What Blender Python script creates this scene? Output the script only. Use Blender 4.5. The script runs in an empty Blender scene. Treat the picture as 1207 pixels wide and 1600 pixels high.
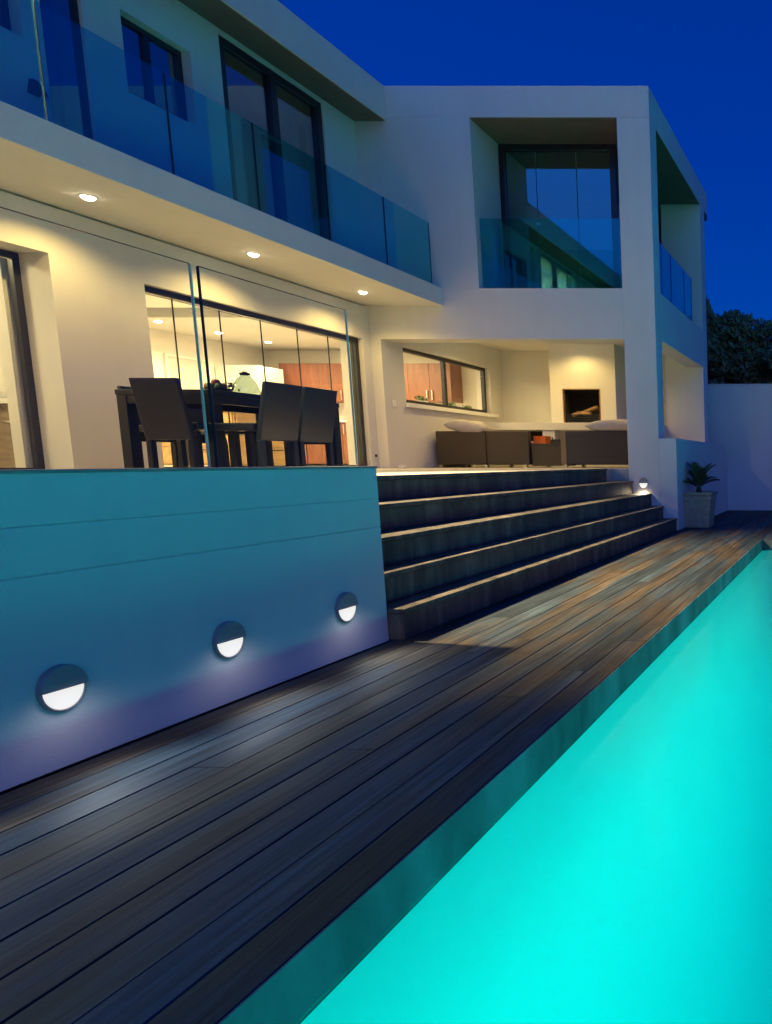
import bpy, bmesh, math, random
from mathutils import Vector, Matrix
random.seed(7)
S = bpy.context.scene
COL = S.collection
R = math.radians
PI = math.pi

# ------------------------------------------------------------------ camera
cd = bpy.data.cameras.new("camera"); cam = bpy.data.objects.new("camera", cd); COL.objects.link(cam)
cam.location = (0, 0, 1.12)
cam.rotation_euler = (PI/2 - math.atan(111/1050), 0, 0)
cd.sensor_fit = 'VERTICAL'; cd.sensor_height = 24; cd.lens = 1050*24/1600
cd.shift_x = (603.5-1328)/1600; cd.shift_y = (831-800)/1600
cd.clip_start = 0.05; cd.clip_end = 2000
S.camera = cam
# ------------------------------------------------------------------ world: dusk sky
W = bpy.data.worlds.new("World"); S.world = W; W.use_nodes = True
nt = W.node_tree; N = nt.nodes; L = nt.links; N.clear()
out = N.new('ShaderNodeOutputWorld'); bg = N.new('ShaderNodeBackground'); L.new(bg.outputs[0], out.inputs[0])
tc = N.new('ShaderNodeTexCoord'); sp = N.new('ShaderNodeSeparateXYZ'); L.new(tc.outputs['Generated'], sp.inputs[0])
def ramp(stops):
    r = N.new('ShaderNodeValToRGB'); e = r.color_ramp.elements
    while len(e) < len(stops): e.new(.5)
    for k, (p, c) in zip(e, stops): k.position = p; k.color = (*c, 1)
    L.new(sp.outputs['Z'], r.inputs[0]); return r
rf = ramp([(0, (0, .066, .40)), (.18, (0, .056, .395)), (.38, (0, .036, .345)), (.6, (0, .030, .28)), (1, (.0, .03, .25))])
rb = ramp([(0, (.72, .46, .60)), (.11, (.34, .30, .64)), (.24, (.04, .21, .84)), (.5, (.01, .25, 1.2)), (1, (.0, .05, .50))])
# afterglow stands behind the viewer (-y) and to the right
ma = N.new('ShaderNodeMath'); ma.operation = 'MULTIPLY_ADD'; L.new(sp.outputs['Y'], ma.inputs[0]); ma.inputs[1].default_value = -1; ma.inputs[2].default_value = .15
mr = N.new('ShaderNodeMapRange'); mr.interpolation_type = 'SMOOTHSTEP'; L.new(ma.outputs[0], mr.inputs[0]); mr.inputs[1].default_value = .38; mr.inputs[2].default_value = 1.05
mx = N.new('ShaderNodeMix'); mx.data_type = 'RGBA'; L.new(mr.outputs[0], mx.inputs[0]); L.new(rf.outputs[0], mx.inputs[6]); L.new(rb.outputs[0], mx.inputs[7])
L.new(mx.outputs[2], bg.inputs[0]); bg.inputs[1].default_value = 1.0
vs = S.view_settings; S.display_settings.display_device = 'sRGB'
vs.view_transform = 'Standard'; vs.look = 'None'; vs.exposure = 0; vs.gamma = 1; vs.use_curve_mapping = False
S.cycles.use_denoising = True
S.cycles.max_bounces = 10; S.cycles.diffuse_bounces = 5; S.cycles.glossy_bounces = 4; S.cycles.transparent_max_bounces = 24
S.cycles.sample_clamp_indirect = 6; S.cycles.caustics_reflective = False; S.cycles.caustics_refractive = False

# light levels
WARM = (1, .69, .22); ROOM = (1, .81, .43)
E_SOFFIT = 85; E_BEAM = 10500; E_PORCH = 50; E_KITCHEN = 95; E_POOL = 500

def light(name, kind, loc, energy, color, parent=None, aim=None, **kw):
    d = bpy.data.lights.new(name, kind); d.energy = energy; d.color = color
    for k, v in kw.items(): setattr(d, k, v)
    o = bpy.data.objects.new(name, d); COL.objects.link(o)
    if aim is not None:
        o.rotation_euler = Vector(aim).to_track_quat('-Z', 'Y').to_euler()
    if parent is not None:
        o.parent = parent; o.location = Vector(loc) - parent.location
    else: o.location = loc
    return o

# ------------------------------------------------------------------ materials
def base(name):
    m = bpy.data.materials.new(name); m.use_nodes = True
    return m, m.node_tree.nodes, m.node_tree.links, m.node_tree.nodes['Principled BSDF']
def plain(name, col, rough=.5, metal=0, spec=.5, var=.08, scale=6, bump=0, bscale=60, stretch=(1, 1, 1)):
    m, N, L, b = base(name)
    tc = N.new('ShaderNodeTexCoord'); mp = N.new('ShaderNodeMapping'); mp.inputs['Scale'].default_value = stretch
    L.new(tc.outputs['Object'], mp.inputs[0])
    n = N.new('ShaderNodeTexNoise'); n.inputs['Scale'].default_value = scale; n.inputs['Detail'].default_value = 6; L.new(mp.outputs[0], n.inputs[0])
    r = N.new('ShaderNodeValToRGB'); r.color_ramp.elements[0].position = .3; r.color_ramp.elements[1].position = .7
    r.color_ramp.elements[0].color = (*[max(0, c*(1-var)) for c in col], 1); r.color_ramp.elements[1].color = (*[c*(1+var) for c in col], 1)
    L.new(n.outputs[0], r.inputs[0]); L.new(r.outputs[0], b.inputs['Base Color'])
    b.inputs['Roughness'].default_value = rough; b.inputs['Metallic'].default_value = metal; b.inputs['Specular IOR Level'].default_value = spec
    if bump:
        n2 = N.new('ShaderNodeTexNoise'); n2.inputs['Scale'].default_value = bscale; n2.inputs['Detail'].default_value = 4; L.new(mp.outputs[0], n2.inputs[0])
        bp = N.new('ShaderNodeBump'); bp.inputs['Strength'].default_value = bump; bp.inputs['Distance'].default_value = .01
        L.new(n2.outputs[0], bp.inputs['Height']); L.new(bp.outputs[0], b.inputs['Normal'])
    return m
def emit(name, col, strength):
    m, N, L, b = base(name)
    b.inputs['Base Color'].default_value = (.25, .25, .25, 1); b.inputs['Emission Color'].default_value = (*col, 1); b.inputs['Emission Strength'].default_value = strength
    return m
def glass(name, tint, refl=1.0, ior=1.45, gloss=(1, 1, 1), add=0.0):
    m = bpy.data.materials.new(name); m.use_nodes = True; N = m.node_tree.nodes; L = m.node_tree.links; N.clear()
    o = N.new('ShaderNodeOutputMaterial'); t = N.new('ShaderNodeBsdfTransparent'); t.inputs[0].default_value = (*tint, 1)
    g = N.new('ShaderNodeBsdfGlossy'); g.inputs['Roughness'].default_value = .0; g.inputs[0].default_value = (*gloss, 1)
    lw = N.new('ShaderNodeLayerWeight'); pw = N.new('ShaderNodeMath'); pw.operation = 'POWER'; L.new(lw.outputs['Facing'], pw.inputs[0]); pw.inputs[1].default_value = 5
    f0 = ((ior-1)/(ior+1))**2; lw.inputs[0].default_value = .5
    a = N.new('ShaderNodeMath'); a.operation = 'MULTIPLY_ADD'; L.new(pw.outputs[0], a.inputs[0]); a.inputs[1].default_value = refl*(1-f0); a.inputs[2].default_value = f0*refl+add; a.use_clamp = True
    x = N.new('ShaderNodeMixShader'); L.new(a.outputs[0], x.inputs[0]); L.new(t.outputs[0], x.inputs[1]); L.new(g.outputs[0], x.inputs[2]); L.new(x.outputs[0], o.inputs[0])
    return m
def wood(name, c1, c2, scale=3, stretch=(1, 12, 12), rough=.45):
    m, N, L, b = base(name)
    tc = N.new('ShaderNodeTexCoord'); mp = N.new('ShaderNodeMapping'); mp.inputs['Scale'].default_value = stretch; L.new(tc.outputs['Object'], mp.inputs[0])
    n = N.new('ShaderNodeTexNoise'); n.inputs['Scale'].default_value = scale; n.inputs['Detail'].default_value = 8; n.inputs['Distortion'].default_value = .6; L.new(mp.outputs[0], n.inputs[0])
    r = N.new('ShaderNodeValToRGB'); r.color_ramp.elements[0].position = .35; r.color_ramp.elements[1].position = .68
    r.color_ramp.elements[0].color = (*c1, 1); r.color_ramp.elements[1].color = (*c2, 1); L.new(n.outputs[0], r.inputs[0]); L.new(r.outputs[0], b.inputs['Base Color'])
    b.inputs['Roughness'].default_value = rough
    return m

def plaster_mat(name, col, var=.05, rough=.75):
    m, N, L, b = base(name)
    tc = N.new('ShaderNodeTexCoord')
    n = N.new('ShaderNodeTexNoise'); n.inputs['Scale'].default_value = .9; n.inputs['Detail'].default_value = 7; n.inputs['Roughness'].default_value = .6; L.new(tc.outputs['Object'], n.inputs[0])
    mp = N.new('ShaderNodeMapping'); mp.inputs['Scale'].default_value = (9, 9, .5); L.new(tc.outputs['Object'], mp.inputs[0])
    s = N.new('ShaderNodeTexNoise'); s.inputs['Scale'].default_value = 1; s.inputs['Detail'].default_value = 5; L.new(mp.outputs[0], s.inputs[0])
    a = N.new('ShaderNodeMath'); a.operation = 'MULTIPLY_ADD'; L.new(s.outputs[0], a.inputs[0]); a.inputs[1].default_value = .35; L.new(n.outputs[0], a.inputs[2])
    r = N.new('ShaderNodeValToRGB'); r.color_ramp.elements[0].position = .45; r.color_ramp.elements[1].position = .9
    r.color_ramp.elements[0].color = (*[c*(1-var) for c in col], 1); r.color_ramp.elements[1].color = (*[c*(1+var) for c in col], 1)
    L.new(a.outputs[0], r.inputs[0]); L.new(r.outputs[0], b.inputs['Base Color'])
    f = N.new('ShaderNodeTexNoise'); f.inputs['Scale'].default_value = 90; f.inputs['Detail'].default_value = 3; L.new(tc.outputs['Object'], f.inputs[0])
    f2 = N.new('ShaderNodeTexNoise'); f2.inputs['Scale'].default_value = 4; L.new(tc.outputs['Object'], f2.inputs[0])
    ad = N.new('ShaderNodeMath'); ad.operation = 'MULTIPLY_ADD'; L.new(f2.outputs[0], ad.inputs[0]); ad.inputs[1].default_value = 3; L.new(f.outputs[0], ad.inputs[2])
    bp = N.new('ShaderNodeBump'); bp.inputs['Strength'].default_value = .18; bp.inputs['Distance'].default_value = .006
    L.new(ad.outputs[0], bp.inputs['Height']); L.new(bp.outputs[0], b.inputs['Normal'])
    b.inputs['Roughness'].default_value = rough; b.inputs['Specular IOR Level'].default_value = .3
    return m

def deck_mat():
    m, N, L, b = base('weathered deck timber')
    tc = N.new('ShaderNodeTexCoord'); geo = N.new('ShaderNodeNewGeometry')
    off = N.new('ShaderNodeVectorMath'); off.operation = 'MULTIPLY_ADD'
    L.new(geo.outputs['Random Per Island'], off.inputs[0]); off.inputs[1].default_value = (31, 57, 13); L.new(tc.outputs['Object'], off.inputs[2])
    mp = N.new('ShaderNodeMapping'); mp.inputs['Scale'].default_value = (30, 1.1, 20); L.new(off.outputs[0], mp.inputs[0])
    n = N.new('ShaderNodeTexNoise'); n.inputs['Scale'].default_value = 1.6; n.inputs['Detail'].default_value = 9; n.inputs['Roughness'].default_value = .62; n.inputs['Distortion'].default_value = .4; L.new(mp.outputs[0], n.inputs[0])
    mp2 = N.new('ShaderNodeMapping'); mp2.inputs['Scale'].default_value = (3.0, .55, 1); L.new(off.outputs[0], mp2.inputs[0])
    w = N.new('ShaderNodeTexNoise'); w.inputs['Scale'].default_value = 1.5; w.inputs['Detail'].default_value = 4; L.new(mp2.outputs[0], w.inputs[0])
    r = N.new('ShaderNodeValToRGB'); e = r.color_ramp.elements; e[0].position = .3; e[0].color = (.050, .040, .030, 1); e[1].position = .72; e[1].color = (.20, .165, .115, 1)
    k = e.new(.5); k.color = (.11, .09, .066, 1)
    L.new(n.outputs[0], r.inputs[0])
    # weather patches and board to board tone
    r2 = N.new('ShaderNodeMapRange'); L.new(w.outputs[0], r2.inputs[0]); r2.inputs[1].default_value = .3; r2.inputs[2].default_value = .72; r2.inputs[3].default_value = .5; r2.inputs[4].default_value = 1.25
    r3 = N.new('ShaderNodeMapRange'); L.new(geo.outputs['Random Per Island'], r3.inputs[0]); r3.inputs[3].default_value = .6; r3.inputs[4].default_value = 1.3
    mu = N.new('ShaderNodeMath'); mu.operation = 'MULTIPLY'; L.new(r2.outputs[0], mu.inputs[0]); L.new(r3.outputs[0], mu.inputs[1])
    hs = N.new('ShaderNodeHueSaturation'); L.new(r.outputs[0], hs.inputs['Color']); L.new(mu.outputs[0], hs.inputs['Value'])
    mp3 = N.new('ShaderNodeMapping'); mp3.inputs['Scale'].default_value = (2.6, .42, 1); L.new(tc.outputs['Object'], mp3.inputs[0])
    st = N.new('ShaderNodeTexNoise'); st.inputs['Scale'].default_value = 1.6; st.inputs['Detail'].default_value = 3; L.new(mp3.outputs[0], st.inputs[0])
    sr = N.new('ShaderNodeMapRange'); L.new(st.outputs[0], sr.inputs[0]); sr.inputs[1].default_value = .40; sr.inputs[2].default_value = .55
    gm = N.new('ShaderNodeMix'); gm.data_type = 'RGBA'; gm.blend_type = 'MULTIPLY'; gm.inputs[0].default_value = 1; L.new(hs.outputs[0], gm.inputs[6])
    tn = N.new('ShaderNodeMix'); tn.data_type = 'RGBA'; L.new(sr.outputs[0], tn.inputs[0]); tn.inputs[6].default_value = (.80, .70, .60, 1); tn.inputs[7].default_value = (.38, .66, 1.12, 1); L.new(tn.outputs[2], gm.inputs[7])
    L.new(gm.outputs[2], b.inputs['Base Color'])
    rr = N.new('ShaderNodeMapRange'); L.new(w.outputs[0], rr.inputs[0]); rr.inputs[1].default_value = .3; rr.inputs[2].default_value = .7; rr.inputs[3].default_value = .6; rr.inputs[4].default_value = .85
    L.new(rr.outputs[0], b.inputs['Roughness']); b.inputs['Specular IOR Level'].default_value = .22
    bp = N.new('ShaderNodeBump'); bp.inputs['Strength'].default_value = .35; bp.inputs['Distance'].default_value = .004; L.new(n.outputs[0], bp.inputs['Height']); L.new(bp.outputs[0], b.inputs['Normal'])
    return m

def step_mat():
    m, N, L, b = base('weathered step boards')
    tc = N.new('ShaderNodeTexCoord')
    mp = N.new('ShaderNodeMapping'); mp.inputs['Scale'].default_value = (14, 7.5, 1.6); L.new(tc.outputs['Object'], mp.inputs[0])
    n = N.new('ShaderNodeTexNoise'); n.inputs['Scale'].default_value = 1; n.inputs['Detail'].default_value = 8; n.inputs['Roughness'].default_value = .65; L.new(mp.outputs[0], n.inputs[0])
    w = N.new('ShaderNodeTexNoise'); w.inputs['Scale'].default_value = 2.2; w.inputs['Detail'].default_value = 5; L.new(tc.outputs['Object'], w.inputs[0])
    r = N.new('ShaderNodeValToRGB'); e = r.color_ramp.elements; e[0].position = .3; e[0].color = (.03, .026, .02, 1); e[1].position = .72; e[1].color = (.22, .18, .12, 1)
    k = e.new(.5); k.color = (.09, .074, .052, 1)
    L.new(n.outputs[0], r.inputs[0])
    r2 = N.new('ShaderNodeMapRange'); L.new(w.outputs[0], r2.inputs[0]); r2.inputs[1].default_value = .32; r2.inputs[2].default_value = .68; r2.inputs[3].default_value = .6; r2.inputs[4].default_value = 1.3
    hs = N.new('ShaderNodeHueSaturation'); L.new(r.outputs[0], hs.inputs['Color']); L.new(r2.outputs[0], hs.inputs['Value']); L.new(hs.outputs[0], b.inputs['Base Color'])
    b.inputs['Roughness'].default_value = .6
    bp = N.new('ShaderNodeBump'); bp.inputs['Strength'].default_value = .4; bp.inputs['Distance'].default_value = .006; L.new(n.outputs[0], bp.inputs['Height']); L.new(bp.outputs[0], b.inputs['Normal'])
    return m

def wicker_mat(name, c):
    m, N, L, b = base(name)
    tc = N.new('ShaderNodeTexCoord')
    w = N.new('ShaderNodeTexWave'); w.wave_type = 'BANDS'; w.bands_direction = 'Z'; w.inputs['Scale'].default_value = 28; w.inputs['Distortion'].default_value = 1.5; w.inputs['Detail'].default_value = 2; L.new(tc.outputs['Object'], w.inputs[0])
    r = N.new('ShaderNodeValToRGB'); r.color_ramp.elements[0].color = (*[x*.5 for x in c], 1); r.color_ramp.elements[1].color = (*[x*1.3 for x in c], 1); L.new(w.outputs[0], r.inputs[0]); L.new(r.outputs[0], b.inputs['Base Color'])
    bp = N.new('ShaderNodeBump'); bp.inputs['Strength'].default_value = .5; bp.inputs['Distance'].default_value = .005; L.new(w.outputs[0], bp.inputs['Height']); L.new(bp.outputs[0], b.inputs['Normal'])
    b.inputs['Roughness'].default_value = .55
    return m

def leaf_mat(name, c1, c2):
    m, N, L, b = base(name)
    geo = N.new('ShaderNodeNewGeometry'); r = N.new('ShaderNodeValToRGB')
    r.color_ramp.elements[0].color = (*c1, 1); r.color_ramp.elements[1].color = (*c2, 1); L.new(geo.outputs['Random Per Island'], r.inputs[0]); L.new(r.outputs[0], b.inputs['Base Color'])
    b.inputs['Roughness'].default_value = .5
    return m

def water_mat():
    m = bpy.data.materials.new('pool water'); m.use_nodes = True; N = m.node_tree.nodes; L = m.node_tree.links; N.clear()
    o = N.new('ShaderNodeOutputMaterial'); t = N.new('ShaderNodeBsdfTransparent'); t.inputs[0].default_value = (.28, 1, .97, 1)
    g = N.new('ShaderNodeBsdfGlossy'); g.inputs['Roughness'].default_value = .12
    f = N.new('ShaderNodeFresnel'); f.inputs[0].default_value = 1.2
    tc = N.new('ShaderNodeTexCoord'); n = N.new('ShaderNodeTexNoise'); n.inputs['Scale'].default_value = 2.2; n.inputs['Detail'].default_value = 3; L.new(tc.outputs['Object'], n.inputs[0])
    bp = N.new('ShaderNodeBump'); bp.inputs['Strength'].default_value = .12; bp.inputs['Distance'].default_value = .03; L.new(n.outputs[0], bp.inputs['Height']); L.new(bp.outputs[0], g.inputs['Normal']); L.new(bp.outputs[0], f.inputs['Normal'])
    x = N.new('ShaderNodeMixShader'); L.new(f.outputs[0], x.inputs[0]); L.new(t.outputs[0], x.inputs[1]); L.new(g.outputs[0], x.inputs[2]); L.new(x.outputs[0], o.inputs[0])
    return m

M = dict(
    plaster=plaster_mat('white render', (.66, .64, .60)),
    inside=plain('interior white paint', (.74, .71, .65), .6, var=.03),
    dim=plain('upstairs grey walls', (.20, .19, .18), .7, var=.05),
    frame=plain('dark aluminium', (.018, .020, .028), .35, spec=.5),
    clear=glass('clear door glass', (.95, .96, .95), .6),
    upper=glass('upstairs window glass', (.62, .66, .66), 1.6, 1.5, (.8, 1, 1), add=.16),
    rail=glass('tinted balustrade glass', (.50, .86, .90), 1.2, 1.5, (.3, 1, .95), add=.06),
    screen=glass('clear screen glass', (.96, .97, .955), .4),
    edge_dark=plain('glass edge dark', (.012, .022, .026), .15),
    edge_lit=plain('glass edge painted lit', (.80, .72, .50), .2),  # cream colour paints in the kitchen light carried to the pane edge
    terr=plain('terrace stone tiles', (.50, .44, .36), .5, var=.12, scale=4),
    coping=plain('coping stone', (.30, .26, .22), .6, var=.15),
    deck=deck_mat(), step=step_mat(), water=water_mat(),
    pool=plain('pool plaster', (.62, .80, .78), .7, var=.02, scale=1.5),
    poolwall=plain('pool edge concrete', (.125, .13, .13), .75, var=.6, scale=3.5, bump=.3, bscale=25, stretch=(1, 1, .5)),
    rattan=wicker_mat('brown wicker', (.060, .044, .028)),
    rattan_dark=wicker_mat('dark grey wicker', (.030, .027, .028)),
    rattan_tan=wicker_mat('tan wicker', (.22, .16, .085)),
    navy=plain('dark woven dining furniture', (.009, .010, .015), .33, var=.15, scale=40, bump=.05, bscale=200),
    cushion=plain('pale cushion fabric', (.46, .42, .38), .9, var=.1, scale=12, bump=.3, bscale=150),
    redwood=wood('red brown cabinet wood', (.15, .046, .022), (.24, .085, .043), 2, (10, 10, 1.2)),
    oak=wood('yellow oak', (.42, .24, .09), (.56, .36, .16), 2, (10, 1, 10)),
    white=plain('white lacquer', (.80, .80, .78), .35, var=.02),
    metal=plain('brushed steel', (.55, .53, .5), .35, metal=1, var=.05),
    black=plain('black plastic', (.015, .015, .016), .5),
    lampbody=plain('grey lamp body', (.31, .27, .25), .5, var=.08),
    lens=emit('lamp diffuser', (1, .97, .92), .82),
    bulb=emit('downlight bulb', (1, .88, .66), 26),
    pot=plain('stone pot', (.38, .33, .21), .7, var=.18, scale=14, bump=.25),
    frond=leaf_mat('cycad leaf', (.04, .065, .03), (.09, .12, .055)),
    soil=plain('dark soil', (.03, .022, .016), .9, bump=.6),
    leaf=leaf_mat('tree leaf', (.11, .145, .05), (.22, .26, .10)),
    bark=plain('tree bark', (.06, .045, .03), .9, var=.3, scale=10, bump=.5),
    soot_and_backing=plain('sooty firebrick and dark backing', (.018, .014, .011), .9, var=.3, scale=12, bump=.4),
    brick=plain('fire opening brick trim', (.28, .15, .07), .8, var=.25, scale=16),
    log=plain('split log', (.30, .18, .09), .85, var=.35, scale=12, bump=.5),
    orange=plain('orange plastic', (.75, .16, .012), .45, var=.06),
    red=plain('ripe fruit', (.52, .10, .04), .4, var=.35, scale=8),
    green=plain('fruit green', (.10, .20, .03), .45, var=.3, scale=8),
    curtain=plain('sheer curtain', (.30, .42, .44), .9, var=.06),
    blind=plain('window blind', (.12, .30, .30), .8, var=.08),
    grass=plain('lawn ground', (.035, .05, .02), .95, var=.4, scale=3),
    dvoid=plain('lining', (.05, .05, .05), .8),
    clearjar=glass('jar glass', (.60, .68, .62), 1.4, add=.03),
)
M['soffit'] = plain('brown soffit boards', (.15, .115, .085), .8, var=.1)
M['vanity'] = wood('vanity timber', (.20, .15, .10), (.30, .23, .15), 2, (2, 10, 10))

# ------------------------------------------------------------------ mesh builder
class MB:
    def __init__(s): s.v = []; s.f = []; s.mi = []; s.sm = []
    def add(s, vs, fs, mi=0, sm=False):
        k = len(s.v); s.v += [tuple(v) for v in vs]
        for f in fs: s.f.append([k+i for i in f]); s.mi.append(mi); s.sm.append(sm)
        return s
    def box(s, x0, x1, y0, y1, z0, z1, mi=0, mat=None):
        vs = [(x, y, z) for z in (z0, z1) for y in (y0, y1) for x in (x0, x1)]
        if mat: vs = [mat @ Vector(v) for v in vs]
        return s.add(vs, [(0, 2, 3, 1), (4, 5, 7, 6), (0, 1, 5, 4), (2, 6, 7, 3), (0, 4, 6, 2), (1, 3, 7, 5)], mi)
    def hexa(s, a, b, mi=0):            # two quads (bottom ring, top ring), same order counterclockwise
        return s.add(a+b, [(3, 2, 1, 0), (4, 5, 6, 7), (0, 1, 5, 4), (1, 2, 6, 5), (2, 3, 7, 6), (3, 0, 4, 7)], mi)
    def prism(s, pts, axis, a, b, mi=0):  # polygon pts in the two other axes
        def P(u, v, w): return {'x': (w, u, v), 'y': (u, w, v), 'z': (u, v, w)}[axis]
        n = len(pts); vs = [P(u, v, a) for u, v in pts]+[P(u, v, b) for u, v in pts]
        fs = [list(range(n))[::-1], [n+i for i in range(n)]]+[(i, (i+1) % n, n+(i+1) % n, n+i) for i in range(n)]
        return s.add(vs, fs, mi)
    def tube(s, pts, rad, n=8, mi=0):
        pts = [Vector(p) for p in pts]; rad = rad if isinstance(rad, (list, tuple)) else [rad]*len(pts)
        vs = []
        for i, p in enumerate(pts):
            d = (pts[min(i+1, len(pts)-1)]-pts[max(i-1, 0)]).normalized()
            a = d.orthogonal().normalized() if i == 0 else (a0-d*a0.dot(d)).normalized()
            a0 = a; c = d.cross(a)
            vs += [p+(a*math.cos(t)+c*math.sin(t))*rad[i] for t in [2*PI*k/n for k in range(n)]]
        fs = [(i*n+k, i*n+(k+1) % n, (i+1)*n+(k+1) % n, (i+1)*n+k) for i in range(len(pts)-1) for k in range(n)]
        s.add(vs, fs, mi, True)
        return s.add(vs[:n], [list(range(n))[::-1]], mi).add(vs[-n:], [list(range(n))], mi)
    def lathe(s, prof, c, n=20, mi=0, sx=1, sy=1):
        vs = [(c[0]+r*math.cos(2*PI*k/n)*sx, c[1]+r*math.sin(2*PI*k/n)*sy, c[2]+z) for r, z in prof for k in range(n)]
        fs = [(i*n+k, i*n+(k+1) % n, (i+1)*n+(k+1) % n, (i+1)*n+k) for i in range(len(prof)-1) for k in range(n)]
        return s.add(vs, fs, mi, True)
    def pillow(s, c, a, b, h, n=14, mi=0, rot=0, tilt=0, p=3.2):
        vs = []; fs = []; seed = random.random()*9
        mt = Matrix.Translation(c) @ Matrix.Rotation(rot, 4, 'Z') @ Matrix.Rotation(tilt, 4, 'Y')
        for sgn in (1, -1):
            k = len(vs)
            for i in range(n+1):
                for j in range(n+1):
                    u = -1+2*i/n; v = -1+2*j/n
                    t = max(0, (1-abs(u)**p)*(1-abs(v)**p))**.45
                    pin = 1-.06*(1-abs(v)**2)*abs(u)-.0
                    wr = 1+.10*math.sin(5*u+seed)*math.cos(4*v+seed)
                    vs.append(mt @ Vector((a*u*(1-.05*(1-v*v)), b*v*(1-.05*(1-u*u)), sgn*h*t*wr*(1 if sgn > 0 else .7))))
            for i in range(n):
                for j in range(n):
                    q = (k+i*(n+1)+j, k+(i+1)*(n+1)+j, k+(i+1)*(n+1)+j+1, k+i*(n+1)+j+1)
                    fs.append(q if sgn > 0 else q[::-1])
        return s.add(vs, fs, mi, True)
    def wall(s, axis, w0, w1, u0, u1, z0, z1, holes, mi=0):
        """solid wall; axis is its thickness direction ('x': u is y, 'y': u is x); holes (u0,u1,z0,z1); only outer faces"""
        us = sorted({u0, u1, *[h[i] for h in holes for i in (0, 1) if u0 < h[i] < u1]}); zs = sorted({z0, z1, *[h[i] for h in holes for i in (2, 3) if z0 < h[i] < z1]})
        def P(u, w, z): return (w, u, z) if axis == 'x' else (u, w, z)
        def solid(i, j):
            if not (0 <= i < len(us)-1 and 0 <= j < len(zs)-1): return False
            cu = (us[i]+us[i+1])/2; cz = (zs[j]+zs[j+1])/2
            return not any(h[0] < cu < h[1] and h[2] < cz < h[3] for h in holes)
        for i in range(len(us)-1):
            for j in range(len(zs)-1):
                if not solid(i, j): continue
                a, b, c, d = us[i], us[i+1], zs[j], zs[j+1]
                for w in (w0, w1): s.add([P(a, w, c), P(b, w, c), P(b, w, d), P(a, w, d)], [(0, 1, 2, 3)], mi)
                if not solid(i-1, j): s.add([P(a, w0, c), P(a, w1, c), P(a, w1, d), P(a, w0, d)], [(0, 1, 2, 3)], mi)
                if not solid(i+1, j): s.add([P(b, w0, c), P(b, w1, c), P(b, w1, d), P(b, w0, d)], [(0, 1, 2, 3)], mi)
                if not solid(i, j-1): s.add([P(a, w0, c), P(b, w0, c), P(b, w1, c), P(a, w1, c)], [(0, 1, 2, 3)], mi)
                if not solid(i, j+1): s.add([P(a, w0, d), P(b, w0, d), P(b, w1, d), P(a, w1, d)], [(0, 1, 2, 3)], mi)
        return s
    def build(s, name, mats, parent=None, bevel=0, weld=True, seg=2):
        me = bpy.data.meshes.new(name); off = Vector((0, 0, 0))
        if parent is not None:
            off = parent.matrix_basis.translation.copy(); q = parent.parent
            while q is not None: off += q.matrix_basis.translation; q = q.parent
        me.from_pydata([tuple(Vector(v)-off) for v in s.v], [], s.f)
        if not isinstance(mats, (list, tuple)): mats = [mats]
        for m in mats: me.materials.append(m)
        me.polygons.foreach_set('material_index', s.mi); me.polygons.foreach_set('use_smooth', s.sm)
        if weld:
            bm = bmesh.new(); bm.from_mesh(me); bmesh.ops.remove_doubles(bm, verts=bm.verts, dist=1e-5); bmesh.ops.recalc_face_normals(bm, faces=bm.faces); bm.to_mesh(me); bm.free()
        o = bpy.data.objects.new(name, me); COL.objects.link(o)
        if parent is not None: o.parent = parent
        if bevel:
            b = o.modifiers.new('bevel', 'BEVEL'); b.width = bevel; b.segments = seg; b.limit_method = 'ANGLE'; b.angle_limit = R(40)
        return o

def tag(o, label=None, cat=None, group=None, kind=None):
    if label: o['label'] = label
    if cat: o['category'] = cat
    if group: o['group'] = group
    if kind: o['kind'] = kind
    return o
def thing(name, loc, label, cat, group=None):
    o = bpy.data.objects.new(name, None); COL.objects.link(o); o.location = loc; o.empty_display_size = .2
    return tag(o, label, cat, group)
def copy_tree(o, parent=None):
    c = o.copy(); COL.objects.link(c)
    if parent is not None: c.parent = parent
    for ch in list(o.children): copy_tree(ch, c)
    return c
def relabel(o, label): o['label'] = label; return o

# ================================================================== SETTING
YF = 10.8                       # front plane of the projecting box
g = MB(); xs = (-300, -20, -2.70, 8, 300)
tag(MB().box(-300, 300, -300, 300, -3.0, -2.6).build('ground', M['grass']), kind='structure')
d = MB()
rnd = random.Random(3)
def board(x0, x1, y0, y1, z):
    jx = rnd.uniform(-.0012, .0012); x0 += jx; x1 += jx+rnd.uniform(-.0010, .0008)
    dz = rnd.uniform(-.0012, .0012); z += dz; c = .003
    a = [(x0+c, z), (x1-c, z), (x1, z-c), (x1, z-.014), (x0, z-.014), (x0, z-c)]
    d.prism([(p, q) for p, q in a], 'y', y0, y1)
def run(x, w, y0, y1):
    y = y0; first = True
    while y < y1-.01:
        l = rnd.uniform(2.6, 5.4)*(rnd.uniform(.3, 1) if first else 1); e = min(y+l, y1); first = False
        if y1-e < .5: e = y1
        board(x, x+w-.0032, y+.0015, e-.0015, 0.0); y = e
PX = -1.264; PY = 9.63
bw = (2.86+PX)/11
for i in range(11): run(-2.86+i*bw, bw, -3, 15.24)
x = PX
while x < 8:
    run(x, bw, PY, 15.24); x += bw
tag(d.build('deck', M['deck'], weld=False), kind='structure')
dg = MB().box(-2.9, PX-.25, -3, 15.24, -.30, -.02).box(PX-.25, 8, PY+.25, 15.24, -.30, -.02)
tag(dg.build('ground_below_deck', M['dvoid']), kind='structure')
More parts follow.
